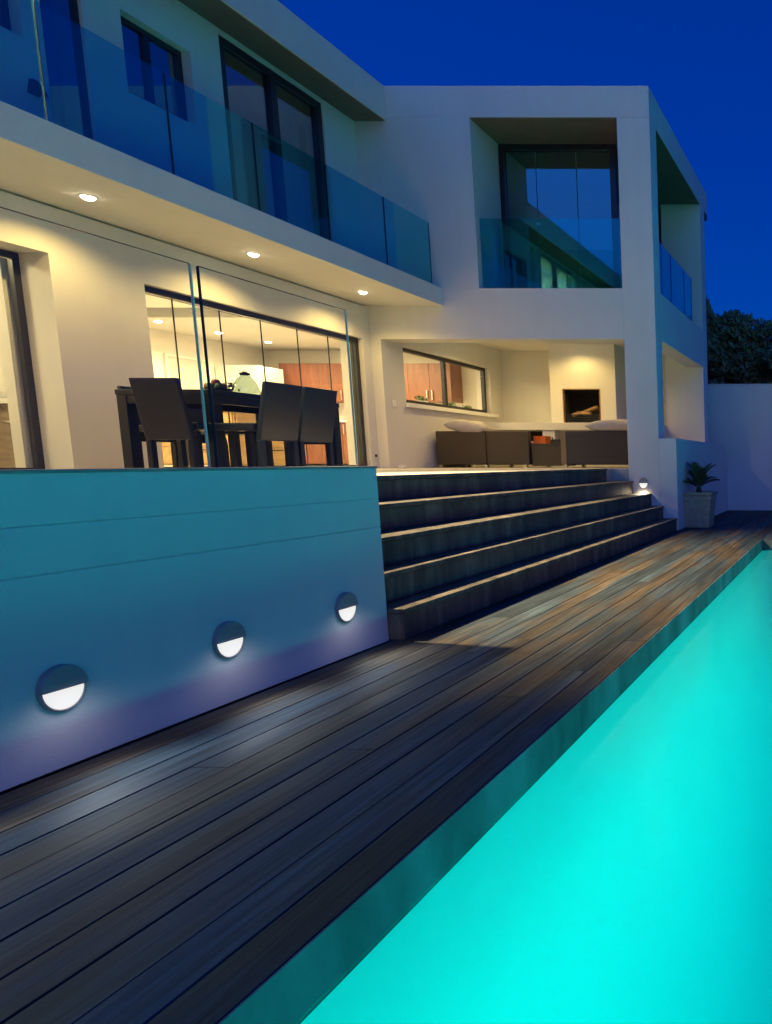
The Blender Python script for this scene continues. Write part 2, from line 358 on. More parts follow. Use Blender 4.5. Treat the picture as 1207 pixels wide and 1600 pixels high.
# pool: rim wall, basin, water
pw = MB()
pw.box(PX-.24, PX, -3, PY+.24, -1.9, -.0155).box(PX, 4.6, PY, PY+.24, -1.9, -.0155).box(4.36, 4.6, -3, PY, -1.9, -.0155).box(PX, 4.36, -3.24, -3, -1.9, -.0155)
pw.box(PX-.0025, PX+.0035, -3, PY-.001, -.6, -.0012)
tag(pw.build('pool_wall', M['poolwall']), kind='structure')
WZ = -.150
# basin: plaster shell with coved corners, cross-sections swept inwards from the rim
pb = MB(); rings = []
x0, x1, y0, y1 = PX+.006, 4.356, -2.996, PY-.004
for k in range(13):
    a_ = PI/2*k/12; ins = .9*(1-math.cos(a_)); zz = -.75-.9*math.sin(a_)
    rings.append((ins, zz))
rings = [(0, WZ-.012)]+rings
for ins, zz in rings: pass
def rr(ins, zz):
    pts = []; rad = .12+ins*.9
    for cx, cy, a0 in ((x1-ins-rad, y1-ins-rad, 0), (x0+ins+rad, y1-ins-rad, PI/2), (x0+ins+rad, y0+ins+rad, PI), (x1-ins-rad, y0+ins+rad, 1.5*PI)):
        for q in range(7): a_ = a0+PI/2*q/6; pts.append((cx+rad*math.cos(a_), cy+rad*math.sin(a_), zz))
    return pts
for (i1, z1_), (i2, z2_) in zip(rings[:-1], rings[1:]):
    A = rr(i1, z1_); B = rr(i2, z2_); n_ = len(A)
    pb.add(A+B, [(k, (k+1) % n_, n_+(k+1) % n_, n_+k) for k in range(n_)], 0, True)
A = rr(*rings[-1]); pb.add(A, [list(range(len(A)))], 0, True)
tag(pb.build('pool_basin', M['pool']), kind='structure')
tag(MB().add([(PX+.0037, -2.99, WZ), (4.35, -2.99, WZ), (4.35, PY-.002, WZ), (PX+.0037, PY-.002, WZ)], [(0, 1, 2, 3)]).build('pool_water', M['water']), kind='structure')
for y in (-1.6, .9, 3.4, 5.9, 8.4):
    light('pool lamp light', 'SPOT', (4.25, y, -.55), E_POOL*{3.4: 1.1, 5.9: .95, 8.4: .62}.get(y, 1.3), (0, 1, .86), aim=(-1, 0, -.75), spot_size=R(100), spot_blend=.7, shadow_soft_size=.1)

# terrace floor and base (behind the retaining wall and the steps)
t = MB()
t.box(-14, -3.095, -6, 4.10, -.3, 1.0).box(-14, -3.80, 4.10, YF, -.3, 1.0).box(-14, -3.54, YF, 15.2, -.3, 1.0)
tag(t.build('terrace', M['terr'], weld=False), kind='structure')

# retaining wall with two shadow grooves
rw = thing('retaining_wall', (-2.98, 0, 0), 'white rendered terrace wall beside the deck, two thin grooves, lit teal by the pool', 'wall')
w = MB(); prof = [(-3.09, 0)]
prof += [(-2.89, 0), (-2.89, .712), (-2.897, .714), (-2.897, .719), (-2.89, .721), (-2.89, .889), (-2.896, .890), (-2.896, .894), (-2.89, .895), (-2.89, 1.075), (-3.09, 1.075)]
w.prism(prof, 'y', -6, 4.12)
w.build('wall', M['plaster'], rw)
MB().box(-3.10, -2.885, -6, 4.125, 1.075, 1.088).build('coping', M['coping'], rw, bevel=.003)

# steps
st = thing('staircase', (-3.3, 7, 0), 'five broad weathered timber steps rising from the deck to the terrace', 'steps')
nose = [-2.775, -2.985, -3.17, -3.46, -3.75]
zt = [.2, .4, .6, .8, 1.0]
for i in range(5):
    xb = nose[i+1]-.02 if i < 4 else -3.80
    s_ = MB()
    yend = YF-.003; y0 = 4.125
    ye = yend if i < 4 else 10.45
    z0 = zt[i]-.2
    s_.box(xb+.0, nose[i]-.018, y0, ye, z0+.001, zt[i]-.034)          # riser body
    s_.box(xb-.0, nose[i], y0, ye, zt[i]-.032, zt[i]+(.002 if i == 4 else 0))   # tread board
    s_.build('step', M['step'], st, bevel=.005)

# low side wall, garden wall
lw = thing('low_wall', (-2.9, 12.8, 0), 'low white rendered wall running back from the corner pillar behind the pot plant', 'wall')
l = MB(); l.prism([(YF, 0), (15.24, 0), (15.24, .94), (14.80, .94), (14.80, 1.475), (YF, 1.475)], 'x', -3.04, -2.765); l.build('wall', M['plaster'], lw, bevel=.006)
gw = thing('garden_wall', (0, 15.35, 0), 'tall plain white boundary wall at the end of the deck, below the trees', 'wall')
MB().box(-9, 12, 15.25, 15.45, -.3, 2.79).build('wall', M['plaster'], gw)
MB().box(-9, 12, 15.235, 15.465, 2.79, 2.825).build('coping', M['plaster'], gw, bevel=.004)

# ================================================================== HOUSE
H = thing('house', (-7.52, 10.8, 1.0), 'white two storey modern house with lit ground floor, long balcony and projecting box frame', 'house')
HX = -7.52; ZC = 6.26; ZT = 6.75
win_u = [(7.45, 8.195, 4.95, 5.755), (5.62, 6.56, 4.95, 5.755)]
holes = [(4.6, 6.545, .99, 3.06), (7.40, 10.63, .99, 3.00)]
w = MB(); w.wall('x', HX, HX-.36, -6, YF, 1.0, 3.50, holes); w.build('wall', M['plaster'], H)
w = MB(); w.wall('x', HX, HX-.28, -6, YF, 3.80, ZC, [(3.0, 4.9, 3.795, 6.19), (8.58, 10.17, 3.795, 6.19), (6.72, 7.08, 3.795, 6.19)]+win_u); w.build('wall', M['plaster'], H)
# floor slab with balcony, roof slab
s_ = MB(); s_.box(-14, -6.34, -6, YF-.002, 3.52, 3.795); s_.build('balcony_slab', M['plaster'], H, bevel=.006)
r_ = MB(); r_.box(-14, -7.03, -6, YF-.002, ZC, ZT); r_.build('roof', M['plaster'], H, bevel=.006)
# projecting box
b = MB()
b.box(-14, -3.04, YF, 14.95, 6.305, 6.757)
b.build('box_roof', M['plaster'], H, bevel=.008)
b = MB(); b.box(-3.54, -3.04, YF, 11.15, 0, 6.304); b.build('pillar', M['plaster'], H, bevel=.008)
b = MB(); b.box(-7.52, -3.541, YF, 11.15, 3.02, 3.79); b.build('beam', M['plaster'], H)
b = MB(); b.box(-7.52, -5.77, YF, 11.15, 3.791, 6.304); b.box(-5.90, -5.77, 11.15, 11.62, 3.791, 6.304); b.build('front_wall', M['plaster'], H)
b = MB(); b.box(-3.39, -3.04, 11.151, 14.25, 3.05, 3.80); b.build('beam', M['plaster'], H, bevel=.006)
b = MB(); b.box(-3.84, -3.04, 14.25, 14.66, 0.0, 6.304); b.build('rear_column', M['plaster'], H, bevel=.006)
b = MB(); b.box(-14, -3.391, 11.151, 14.249, 3.42, 3.785); b.box(-14, -3.845, 14.251, 14.66, 3.42, 3.785); b.build('porch_ceiling', M['plaster'], H)
b = MB(); b.wall('x', -7.36, -7.64, YF, 14.66, 1.0, 3.019, [(11.32, 14.0, 2.075, 3.0)]); b.box(-7.64, -7.36, 11.151, 14.66, 3.019, 3.419); b.build('porch_wall', M['plaster'], H)
b = MB(); b.wall('y', 14.45, 14.66, -7.358, -3.842, 1.0, 3.419, []); b.build('porch_back_wall', M['plaster'], H)
b = MB(); b.box(-3.30, -3.041, 11.151, 14.249, 1.0, 1.475); b.build('parapet', M['plaster'], H, bevel=.005)
# chimney breast and hearth bench
b = MB(); b.wall('y', 13.6, 14.05, -5.96, -4.66, 1.861, 3.418, [(-5.70, -4.99, 1.86, 2.53)])
b.box(-5.96, -4.66, 14.05, 14.449, 1.861, 3.418); b.build('chimney_breast', M['plaster'], H)
b = MB(); b.wall('y', 13.30, 13.75, -7.355, -3.845, 1.0, 1.72, [(-7.0, -6.02, 1.08, 1.71), (-5.78, -4.5, 1.08, 1.71)])
b.box(-7.355, -3.845, 13.75, 14.449, 1.0, 1.72); b.box(-7.355, -3.845, 13.27, 14.449, 1.72, 1.86); b.build('hearth_bench', M['plaster'], H, bevel=.004)
b = MB()
for a0, a1 in ((-7.0, -6.02), (-5.78, -4.5)): b.add([(a0, 13.745, 1.08), (a1, 13.745, 1.08), (a1, 13.745, 1.71), (a0, 13.745, 1.71)], [(0, 1, 2, 3)])
b.build('log_niche', M['soot_and_backing'], H)  # plain dark sheet across the back of each niche
# fire opening
b = MB(); b.wall('y', 13.594, 13.64, -5.72, -4.97, 1.862, 2.545, [(-5.70, -4.99, 1.8, 2.53)]); b.build('fire_surround', M['brick'], H)
b = MB(); b.add([(-5.695, 14.045, 1.865), (-4.995, 14.045, 1.865), (-4.995, 14.045, 2.525), (-5.695, 14.045, 2.525)], [(0, 1, 2, 3)])
for X_ in (-5.696, -4.994): b.add([(X_, 13.645, 1.865), (X_, 14.045, 1.865), (X_, 14.045, 2.527), (X_, 13.645, 2.527)], [(0, 1, 2, 3)])
for Z_ in (1.866, 2.526): b.add([(-5.695, 13.645, Z_), (-4.995, 13.645, Z_), (-4.995, 14.045, Z_), (-5.695, 14.045, Z_)], [(0, 1, 2, 3)])
b.build('firebox', M['soot_and_backing'], H)
gr = thing('fire_grate', (-5.34, 13.8, 1.87), 'black iron fire grate with bars inside the porch fireplace', 'grate')
b = MB()
for k in range(4): b.box(-5.66, -5.03, 13.66, 13.675, 1.895+k*.045, 1.91+k*.045)
b.box(-5.67, -5.64, 13.66, 13.95, 1.87, 2.06).box(-5.05, -5.02, 13.66, 13.95, 1.87, 2.06)
b.build('bars', M['frame'], gr)
for k, (a, c) in enumerate((((-5.6, 13.74, 2.03), (-5.12, 13.86, 2.16)), ((-5.42, 13.88, 2.10), (-5.08, 13.72, 2.19)), ((-5.5, 13.8, 2.08), (-5.2, 13.70, 2.05)))):
    o = MB().tube([a, c], [.042, .036], 7).build('log', M['log'])
    tag(o, ['split log lying lowest across the fire grate', 'short log leaning on the right of the fire grate', 'small log lying at the front of the fire grate'][k], 'log', 'logs in the fireplace')

b = MB(); b.box(HX+.001, -7.06, -6, YF-.006, ZC-.014, ZC-.002); b.build('eave_soffit', M['soffit'], H)
b = MB(); b.box(-5.768, -3.545, YF+.006, 11.64, 6.290, 6.303); b.box(-3.855, -3.395, 11.645, 14.245, 6.290, 6.303); b.box(-3.39, -3.05, 11.155, 14.245, 6.290, 6.303); b.build('balcony_soffit', M['soffit'], H)
# interiors: partitions, floors, ceilings
b = MB(); b.box(-12.6, HX-.281, 7.20, 7.34, 1.0, 3.515); b.build('partition', M['inside'], H)
b = MB(); b.box(-12.6, HX-.281, 3.9, 4.04, 1.0, 3.515); b.build('partition', M['inside'], H)
b = MB(); b.box(-12.4, -12.2, 4.0, 14.66, 1.0, 3.515); b.build('kitchen_back_wall', M['inside'], H)
b = MB(); b.box(-12.2, -7.645, 14.42, 14.60, 1.0, 3.419); b.build('kitchen_end_wall', M['inside'], H)
b = MB(); b.box(-12.19, HX-.285, 7.345, YF, 3.50, 3.516); b.build('kitchen_ceiling', M['inside'], H)
b = MB(); b.box(-10.2, -10.06, 4.04, 7.2, 1.0, 3.515); b.build('partition', plain('greige paint', (.42, .36, .27), .7), H)
# upstairs dark rooms
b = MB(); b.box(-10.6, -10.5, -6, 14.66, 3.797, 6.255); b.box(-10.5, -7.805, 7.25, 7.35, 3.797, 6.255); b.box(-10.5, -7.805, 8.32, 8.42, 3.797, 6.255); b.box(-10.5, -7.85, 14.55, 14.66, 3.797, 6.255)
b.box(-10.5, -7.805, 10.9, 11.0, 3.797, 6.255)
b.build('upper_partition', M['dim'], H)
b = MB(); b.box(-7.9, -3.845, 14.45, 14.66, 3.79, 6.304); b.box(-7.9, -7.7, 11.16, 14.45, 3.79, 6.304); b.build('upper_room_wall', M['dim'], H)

# ---- windows and doors
def frame_x(name, X, y0, y1, z0, z1, t, dep, mull=(), bottom=True, glassm='upper', left=True, parent=H, sash=0):
    f = MB()
    f.box(X-dep, X, y0, y1, z1-t, z1)
    if bottom: f.box(X-dep, X, y0, y1, z0, z0+t)
    zb = z0+t if bottom else z0
    if left: f.box(X-dep, X, y0, y0+t, zb, z1-t)
    f.box(X-dep, X, y1-t, y1, zb, z1-t)
    for m_ in mull: f.box(X-dep+.002, X-.002, m_-t*.6, m_+t*.6, zb, z1-t)
    fr = f.build(name, M['frame'], parent, bevel=.003)
    ys = [y0+t]+list(mull)+[y1-t]
    for a, c in zip(ys[:-1], ys[1:]):
        q = MB(); q.box(X-dep*.55, X-dep*.45, a+.002, c-.002, zb, z1-t); q.build('pane', M[glassm], fr)
    return fr
# upstairs windows
frame_x('window', HX-.10, 7.45, 8.19, 4.952, 5.75, .055, .06, (7.80,))
frame_x('window', HX-.10, 5.63, 6.555, 4.952, 5.75, .055, .06, (6.1,))
MB().box(HX-.30, HX-.25, 7.46, 8.185, 4.96, 5.75).build('blind', M['blind'], H)
MB().box(HX-.30, HX-.25, 5.64, 6.55, 4.96, 5.75).build('blind', M['blind'], H)
frame_x('upper_sliding_door', HX-.02, 8.582, 10.168, 3.80, 6.188, .085, .10, (9.36,))
frame_x('upper_sliding_door', HX-.02, 3.002, 4.898, 3.80, 6.188, .085, .10, (3.95,))
MB().box(-10.5, -7.805, 5.1, 5.2, 3.797, 6.255).box(-10.5, -7.805, 2.6, 2.7, 3.797, 6.255).box(-9.6, -9.5, 2.7, 5.1, 3.797, 6.255).build('bedroom_partition', M['inside'], H)
light('bedroom light', 'AREA', (-8.6, 3.9, 6.2), 520, ROOM, aim=(0, 0, -1), size=.6)
frame_x('slot_window', HX-.03, 6.722, 7.078, 3.80, 6.188, .03, .06)
cu = MB(); n = 40
for k in range(n):
    y0 = 9.80+.32*k/n; y1 = 9.80+.32*(k+1)/n; X0 = -7.86+.03*math.sin(k*1.1); X1 = -7.86+.03*math.sin((k+1)*1.1)
    cu.add([(X0, y0, 3.82), (X1, y1, 3.82), (X1, y1, 6.1), (X0, y0, 6.1)], [(0, 1, 2, 3)], 0, True)
o = cu.build('curtain', M['curtain']); sol = o.modifiers.new('s', 'SOLIDIFY'); sol.thickness = .004
tag(o, 'pale sheer curtain gathered behind the upstairs sliding door', 'curtain')
# ground floor openings
bf = frame_x('glazed_door', HX-.28, 4.6, 6.545, 1.0, 3.055, .055, .05, (), True, 'clear')
MB().box(HX-.46, HX-.362, 6.46, 6.56, 1.0, 3.0).build('inner_jamb', M['inside'], bf)
f = MB(); X = HX-.07
f.box(X-.09, X, 7.40, 10.628, 2.93, 2.998).box(X-.09, X, 10.56, 10.628, 1.0, 2.93).box(X-.09, X, 7.40, 7.47, 1.0, 2.93).box(X-.09, X, 7.47, 10.56, 1.0, 1.055)
sd = f.build('folding_glass_door', M['frame'], H, bevel=.003)
ys = [7.47, 7.80, 8.37, 8.94, 9.52, 10.07, 10.56]
for a, c in zip(ys[:-1], ys[1:]):
    q = MB(); q.box(X-.051, X-.039, a+.004, c-.004, 1.057, 2.928)
    for ff in range(len(q.f)):
        if ff in (2, 3): q.mi[ff] = 1
    q.build('pane', [M['clear'], M['edge_dark']], sd)
# porch window
pf = frame_x('porch_window', -7.45, 11.321, 13.995, 2.085, 2.995, .06, .07, (12.62,), True, 'clear')
MB().box(-7.44, -7.29, 11.30, 14.16, 2.005, 2.075).build('sill', M['white'], pf, bevel=.006)
# box balcony room: glass front and side
f = MB(); Yg = 11.65; x0, x1 = -5.78, -3.86; z0, z1 = 3.79, 6.30
f.box(x0, x1, Yg, Yg+.10, z1-.09, z1).box(x0, x0+.08, Yg, Yg+.10, z0, z1-.09).box(x1-.10, x1, Yg, Yg+.10, z0, z1-.09).box(x0, x1, Yg, Yg+.10, z0-.0, z0+.05)
f.box(x1-.10, x1, Yg+.10, 14.249, z1-.09, z1).box(x1-.10, x1, 14.17, 14.249, z0, z1-.09).box(x1-.1, x1, Yg+.1, 14.17, z0, z0+.05)
bx = f.build('corner_glazing', M['frame'], H, bevel=.004)
for a, c in ((x0+.08, -5.20), (-5.19, -4.53), (-4.52, x1-.1)):
    MB().box(a, c-.003, Yg+.044, Yg+.056, z0+.05, z1-.09).build('pane', M['upper'], bx)
for a, c in ((Yg+.1, 12.95), (12.96, 14.17)): MB().box(x1-.056, x1-.044, a, c, z0+.05, z1-.09).build('pane', M['upper'], bx)
MB().box(-5.225, -5.165, Yg+.03, Yg+.044, 5.03, 5.07).build('clamp', M['metal'], bx)

# glass balustrades
def rail_panel(mb): mb.build('glass_panel', [M['rail'], M['edge_dark']], H)
def mark(q, idx):
    for i in idx: q.mi[i] = 1
ys = [2.66, 3.66, 4.66, 5.67, 6.68, 7.61, 8.61, 9.64, 10.64]
for a, c in zip(ys[:-1], ys[1:]):
    q = MB().box(-6.405, -6.390, a+.004, c-.004, 3.797, 4.715); mark(q, (2, 3)); rail_panel(q)
q = MB().box(-5.76, -3.55, 10.905, 10.917, 3.795, 4.87); rail_panel(q)
for a, c in ((11.16, 12.15), (12.16, 13.1), (13.11, 13.7)):
    q = MB().box(-3.135, -3.12, a+.003, c-.003, 3.80, 4.69); mark(q, (2, 3)); rail_panel(q)
# small wall fittings that are fixed to the house
wl = thing('wall_lantern', (HX, 6.575, 4.5), 'small dark wall light beside the slot window on the upper balcony', 'wall light')
MB().hexa([(HX+.002, 6.53, 4.47), (HX+.10, 6.53, 4.47), (HX+.10, 6.62, 4.47), (HX+.002, 6.62, 4.47)], [(HX+.002, 6.555, 4.60), (HX+.04, 6.555, 4.60), (HX+.04, 6.595, 4.60), (HX+.002, 6.595, 4.60)]).build('shade', M['black'], wl)
sp_ = MB().prism([(14.70, 6.17), (14.92, 6.20), (14.92, 6.304), (14.66, 6.304)], 'x', -3.11, -3.035)
tag(sp_.build('rain_spout', M['black']), 'small black rainwater spout under the roof corner at the far end', 'spout')

# ================================================================== LAMPS
def downlight(loc, label, group, energy, col=WARM, aim=(0, 0, -1)):
    t = thing('downlight', loc, label, 'ceiling light', group)
    x, y, z = loc
    MB().lathe([(.050, -.008), (.060, -.008), (.066, -.001), (.066, 0)], (x, y, z), 20).build('trim', M['white'], t)
    MB().lathe([(0.0001, -.034), (.022, -.033), (.041, -.022), (.050, -.006)], (x, y, z), 16).build('bulb', M['bulb'], t)
    light('downlight light', 'SPOT', (x, y, z-.045), energy, col, t, aim, spot_size=R(150), spot_blend=.6, shadow_soft_size=.03)
    return t
gs = 'downlights in the balcony soffit'
for i, y in enumerate((6.42, 8.13, 9.90, 4.68, 2.95)):
    downlight((-6.95, y, 3.52), ['recessed downlight in the balcony soffit, largest and nearest of the three', 'recessed downlight in the balcony soffit above the folding glass door, middle of three',
              'recessed downlight in the balcony soffit nearest the projecting box', 'recessed downlight in the balcony soffit outside the left edge of view', 'recessed downlight in the balcony soffit far outside the view'][i], gs, E_SOFFIT)
# floodlight under the eave, just outside the view: it throws the warm light and the step shadows over the deck
fl = thing('floodlight', (-7.12, 4.9, 6.26), 'small black floodlight under the roof eave, left of the view', 'floodlight')
MB().box(-7.20, -7.04, 4.80, 5.0, 6.20, 6.258).box(-7.14, -7.10, 4.88, 4.92, 6.258, 6.2595).build('body', M['black'], fl, bevel=.006)
light('floodlight light', 'SPOT', (-7.03, 4.9, 6.17), E_BEAM, (1, .80, .45), fl, (-2.35+7.03, 6.5-4.9, -6.0), spot_size=R(53), spot_blend=1, shadow_soft_size=.17)
gp = 'downlights in the porch ceiling'
for i, (x, y) in enumerate(((-6.4, 12.3), (-4.6, 12.3), (-6.5, 12.9), (-5.3, 13.1))):
    downlight((x, y, 3.42), ['porch ceiling downlight hidden behind the beam, over the left sofa', 'porch ceiling downlight hidden behind the beam, over the right sofa', 'porch ceiling downlight in the left back corner', 'porch ceiling downlight in front of the fireplace'][i], gp, E_PORCH)
gk = 'downlights in the kitchen ceiling'
for i, (x, y) in enumerate(((-11.42, 11.4), (-11.35, 12.4), (-11.28, 13.35), (-9.3, 9.0), (-9.3, 11.0), (-8.9, 13.0))):
    downlight((x, y, 3.50 if y < YF else 3.42), ['bright kitchen ceiling light seen through the leftmost door pane', 'bright kitchen ceiling light seen left of the middle pane', 'bright kitchen ceiling light seen above the white fridge', 'kitchen ceiling light above the near end of the room', 'kitchen ceiling light above the island', 'kitchen ceiling light by the porch window'][i], gk, E_KITCHEN, ROOM)
light('bathroom light', 'AREA', (-8.9, 5.6, 3.4), 75, ROOM, aim=(0, 0, -1), size=.5)
light('kitchen light', 'AREA', (-9.8, 9.4, 3.45), 190, ROOM, aim=(0, 0, -1), size=1.2)
light('kitchen light', 'AREA', (-9.8, 12.6, 3.38), 165, ROOM, aim=(0, 0, -1), size=1.2)

# round half shuttered wall lamps
def wall_lamp():
    t = thing('wall_lamp', (0, 0, 0), 'lamp', 'wall light', 'round wall lamps')       # built facing +x, at the origin
    n = 48; r = .087; dp = .020
    def ring(rad, X, a0=0, a1=2*PI, m=n): return [(X, .85*rad*math.cos(a0+(a1-a0)*k/m), rad*math.sin(a0+(a1-a0)*k/m)) for k in range(m+1)]
    b = MB()
    A = ring(r, 0)[:-1]; B = ring(r, dp-.010)[:-1]; C = ring(r-.004, dp-.005)[:-1]; D = ring(r-.008, dp-.005)[:-1]; Eo = ring(r-.009, dp-.014)[:-1]
    for P, Q in ((A, B), (B, C), (C, D), (D, Eo)):
        b.add(P+Q, [(k, (k+1) % n, n+(k+1) % n, n+k) for k in range(n)], 0, True)
    b.add(Eo, [list(range(n))])
    b.build('body', M['lampbody'], t)
    h = MB(); m = 24                                   # upper hood, half disc standing proud
    o1 = ring(r, dp-.006, 0, PI, m); o2 = ring(r-.001, dp+.003, 0, PI, m); o3 = ring(r-.005, dp+.006, 0, PI, m)
    for P, Q in ((o1, o2), (o2, o3)): h.add(P+Q, [(k, k+1, m+1+k+1, m+1+k) for k in range(m)], 0, True)
    h.add(o3, [list(range(m+1))]); h.add([o1[0], o2[0], o3[0], o3[-1], o2[-1], o1[-1]], [(0, 1, 2, 3, 4, 5)])
    h.build('hood', M['lampbody'], t)
    l = MB(); q = ring(r-.009, dp-.008, PI, 2*PI, m); q2 = ring(r-.014, dp-.004, PI, 2*PI, m)
    l.add(q+q2, [(k, k+1, m+1+k+1, m+1+k) for k in range(m)], 0, True); l.add(q2, [list(range(m+1))])
    l.build('diffuser', M['lens'], t)
    return t
lp = wall_lamp()
for i, (loc, rz, lab) in enumerate((((-2.889, 2.385, .293), 0, 'round wall lamp with half dark hood, nearest and largest on the terrace wall'),
                                   ((-2.889, 3.05, .293), 0, 'round half hooded wall lamp in the middle of the terrace wall'),
                                   ((-2.889, 3.78, .286), 0, 'round half hooded wall lamp on the terrace wall closest to the steps'),
                                   ((-3.305, YF-.001, .765), -PI/2, 'small round half hooded lamp on the corner pillar beside the steps'),
                                   ((-2.889, 1.72, .293), 0, 'round half hooded wall lamp on the terrace wall just outside the left edge'),
                                   ((-2.889, 1.05, .293), 0, 'round half hooded wall lamp on the terrace wall far outside the left edge'))):
    i = {3: 9}.get(i, i)
    o = lp if i == 0 else copy_tree(lp)
    o.location = loc; o.rotation_euler = (0, 0, rz); o['label'] = lab
    f = Vector((1, 0, 0)); f.rotate(o.rotation_euler)
    if i < 9: light('wall lamp light', 'SPOT', Vector(loc)+f*.11+Vector((0, 0, .02)), 1.2, (.88, .86, 1), aim=f*.25+Vector((0, 0, -1)), spot_size=R(172), spot_blend=1, shadow_soft_size=.05)
    lo = light('wall lamp light', 'SPOT', Vector(loc)+f*(.08 if i < 9 else .05)+Vector((0, 0, -.02)), 9.0 if i < 9 else 20.0, (.80, .92, 1) if i < 9 else (1, .86, .58), aim=f*(2.0 if i < 9 else .5)+Vector((0, 0, -1)), spot_size=R(128 if i < 9 else 130), spot_blend=1, shadow_soft_size=.03)

# ================================================================== GLASS SCREENS ON THE TERRACE WALL
for i, (a, c, lab) in enumerate(((1.55, 3.135, 'clear glass wind screen on the terrace wall, left panel with bright edge'), (3.167, 4.075, 'clear glass wind screen on the terrace wall, right panel with dark thick edge'))):
    t = thing('glass_screen', (-2.97, (a+c)/2, 1.088), lab, 'glass screen', 'glass screens on the terrace wall')
    MB().box(-2.974, -2.966, a+.006, c-.006, 1.089, 2.0).build('pane', M['screen'], t)
    MB().box(-2.9745, -2.9655, c-.0055, c, 1.089, 2.001).build('edge', M['edge_lit'], t)
    MB().box(-2.9745, -2.9655, a, a+.0055, 1.089, 2.001).build('edge', M['edge_dark'] if i else M['edge_lit'], t)
    MB().box(-2.9735, -2.9665, a+.006, c-.006, 2.0005, 2.0035).build('edge', M['edge_dark'], t)

# ================================================================== DINING SET
tb = thing('dining_table', (-6.03, 6.74, 1.0), 'dark slab sided dining table on the terrace in front of the folding glass door', 'table')
MB().box(-6.46, -5.60, 6.0, 7.48, 1.70, 1.745).build('tabletop', M['navy'], tb, bevel=.004)
MB().box(-6.45, -5.61, 6.012, 6.04, 1.625, 1.699).box(-6.45, -5.61, 7.44, 7.468, 1.625, 1.699).box(-6.45, -6.42, 6.04, 7.44, 1.625, 1.699).box(-5.64, -5.61, 6.04, 7.44, 1.625, 1.699).build('apron', M['navy'], tb)
for x in (-6.455, -5.605-.085):
    for y in (6.005, 7.475-.085): MB().box(x, x+.085, y, y+.085, 1.0, 1.70).build('leg', M['navy'], tb, bevel=.004)
def chair():
    t = thing('dining_chair', (0, 0, 0), 'chair', 'chair', 'dining chairs')            # faces +y, back at y=-.2, top leans back
    MB().box(-.200, .200, -.17, .24, .39, .455).build('seat', M['navy'], t, bevel=.012)
    b = MB(); b.hexa([(-.200, -.225, .30), (.200, -.225, .30), (.200, -.175, .30), (-.200, -.175, .30)], [(-.200, -.315, .815), (.200, -.315, .815), (.200, -.28, .815), (-.200, -.28, .815)])
    b.build('backrest', M['navy'], t, bevel=.008)
    for x in (-.200, .155):
        MB().box(x, x+.045, .19, .235, 0, .389).build('leg', M['navy'], t, bevel=.003)
        MB().box(x, x+.045, -.225, -.178, 0, .2995).build('leg', M['navy'], t, bevel=.003)
    return t
ch = chair()
for i, (x, y, rz, lab) in enumerate(((-5.86, 6.06, 0, 'dark dining chair at the near end of the table, back turned to the viewer'),
                                    (-5.43, 6.195, PI/2, 'dark dining chair on the pool side of the table, nearer of two'),
                                    (-5.43, 6.625, PI/2, 'dark dining chair on the pool side of the table, farther of two'),
                                    (-6.50, 6.55, -PI/2, 'dark dining chair on the house side, just right of the near end chair'),
                                    (-6.50, 7.08, -PI/2, 'dark dining chair on the house side, seen behind the dark glass edge'),
                                    (-5.99, 7.36, PI, 'dark dining chair at the far end of the table'))):
    o = ch if i == 0 else copy_tree(ch)
    o.location = (x, y, 1.0); o.rotation_euler = (0, 0, rz); o['label'] = lab
j = thing('glass_jar', (-5.85, 6.62, 1.745), 'large clear glass jar with dark lid on the dining table', 'jar')
MB().lathe([(.001, .002), (.105, .002), (.112, .012), (.11, .04), (.085, .12), (.045, .185), (.033, .20)], (-5.85, 6.62, 1.745), 24).build('body', M['clearjar'], j)
MB().lathe([(.001, .232), (.02, .232), (.022, .222), (.04, .22), (.042, .203), (.03, .198)], (-5.85, 6.62, 1.745), 20).build('lid', M['black'], j)
fb = thing('fruit_bowl', (-5.95, 6.42, 1.745), 'shallow bowl on the dining table beside the glass jar', 'bowl')
MB().lathe([(.001, .004), (.05, .002), (.09, .028), (.115, .05), (.108, .05), (.085, .034), (.001, .014)], (-5.95, 6.42, 1.745), 24).build('dish', M['rattan'], fb)
for k, (dx, dy, dz, rr, m_, lab) in enumerate(((-.05, -.02, .07, .038, 'red', 'red fruit at the left of the bowl'), (.02, .03, .072, .04, 'red', 'red fruit in the middle of the bowl'), (.055, -.03, .066, .034, 'green', 'green fruit at the right of the bowl'), (-.01, -.05, .066, .034, 'green', 'green fruit at the front of the bowl'), (.0, 0, .105, .036, 'red', 'red fruit on top of the bowl'))):
    o = MB().lathe([(.001, -rr), (rr*.6, -rr*.82), (rr, 0), (rr*.7, rr*.75), (.001, rr*.85)], (-5.95+dx, 6.42+dy, 1.745+dz), 14).build('fruit', M[m_]); tag(o, lab, 'fruit', 'fruit in the bowl')
fp = thing('herb_sprig', (-5.9, 6.5, 1.745), 'small leafy green sprig between the fruit bowl and glass jar', 'plant')
b = MB()
for k in range(40):
    c = Vector((-5.9, 6.5, 1.79))+Vector((random.gauss(0, .03), random.gauss(0, .03), random.uniform(-.03, .07))); v = Vector((random.gauss(0, 1), random.gauss(0, 1), random.gauss(0, 1))).normalized()*.018; u = v.orthogonal().normalized()*.01
    b.add([c-v, c+u, c+v, c-u], [(0, 1, 2, 3)])
b.build('leaves', M['frond'], fp, weld=False)

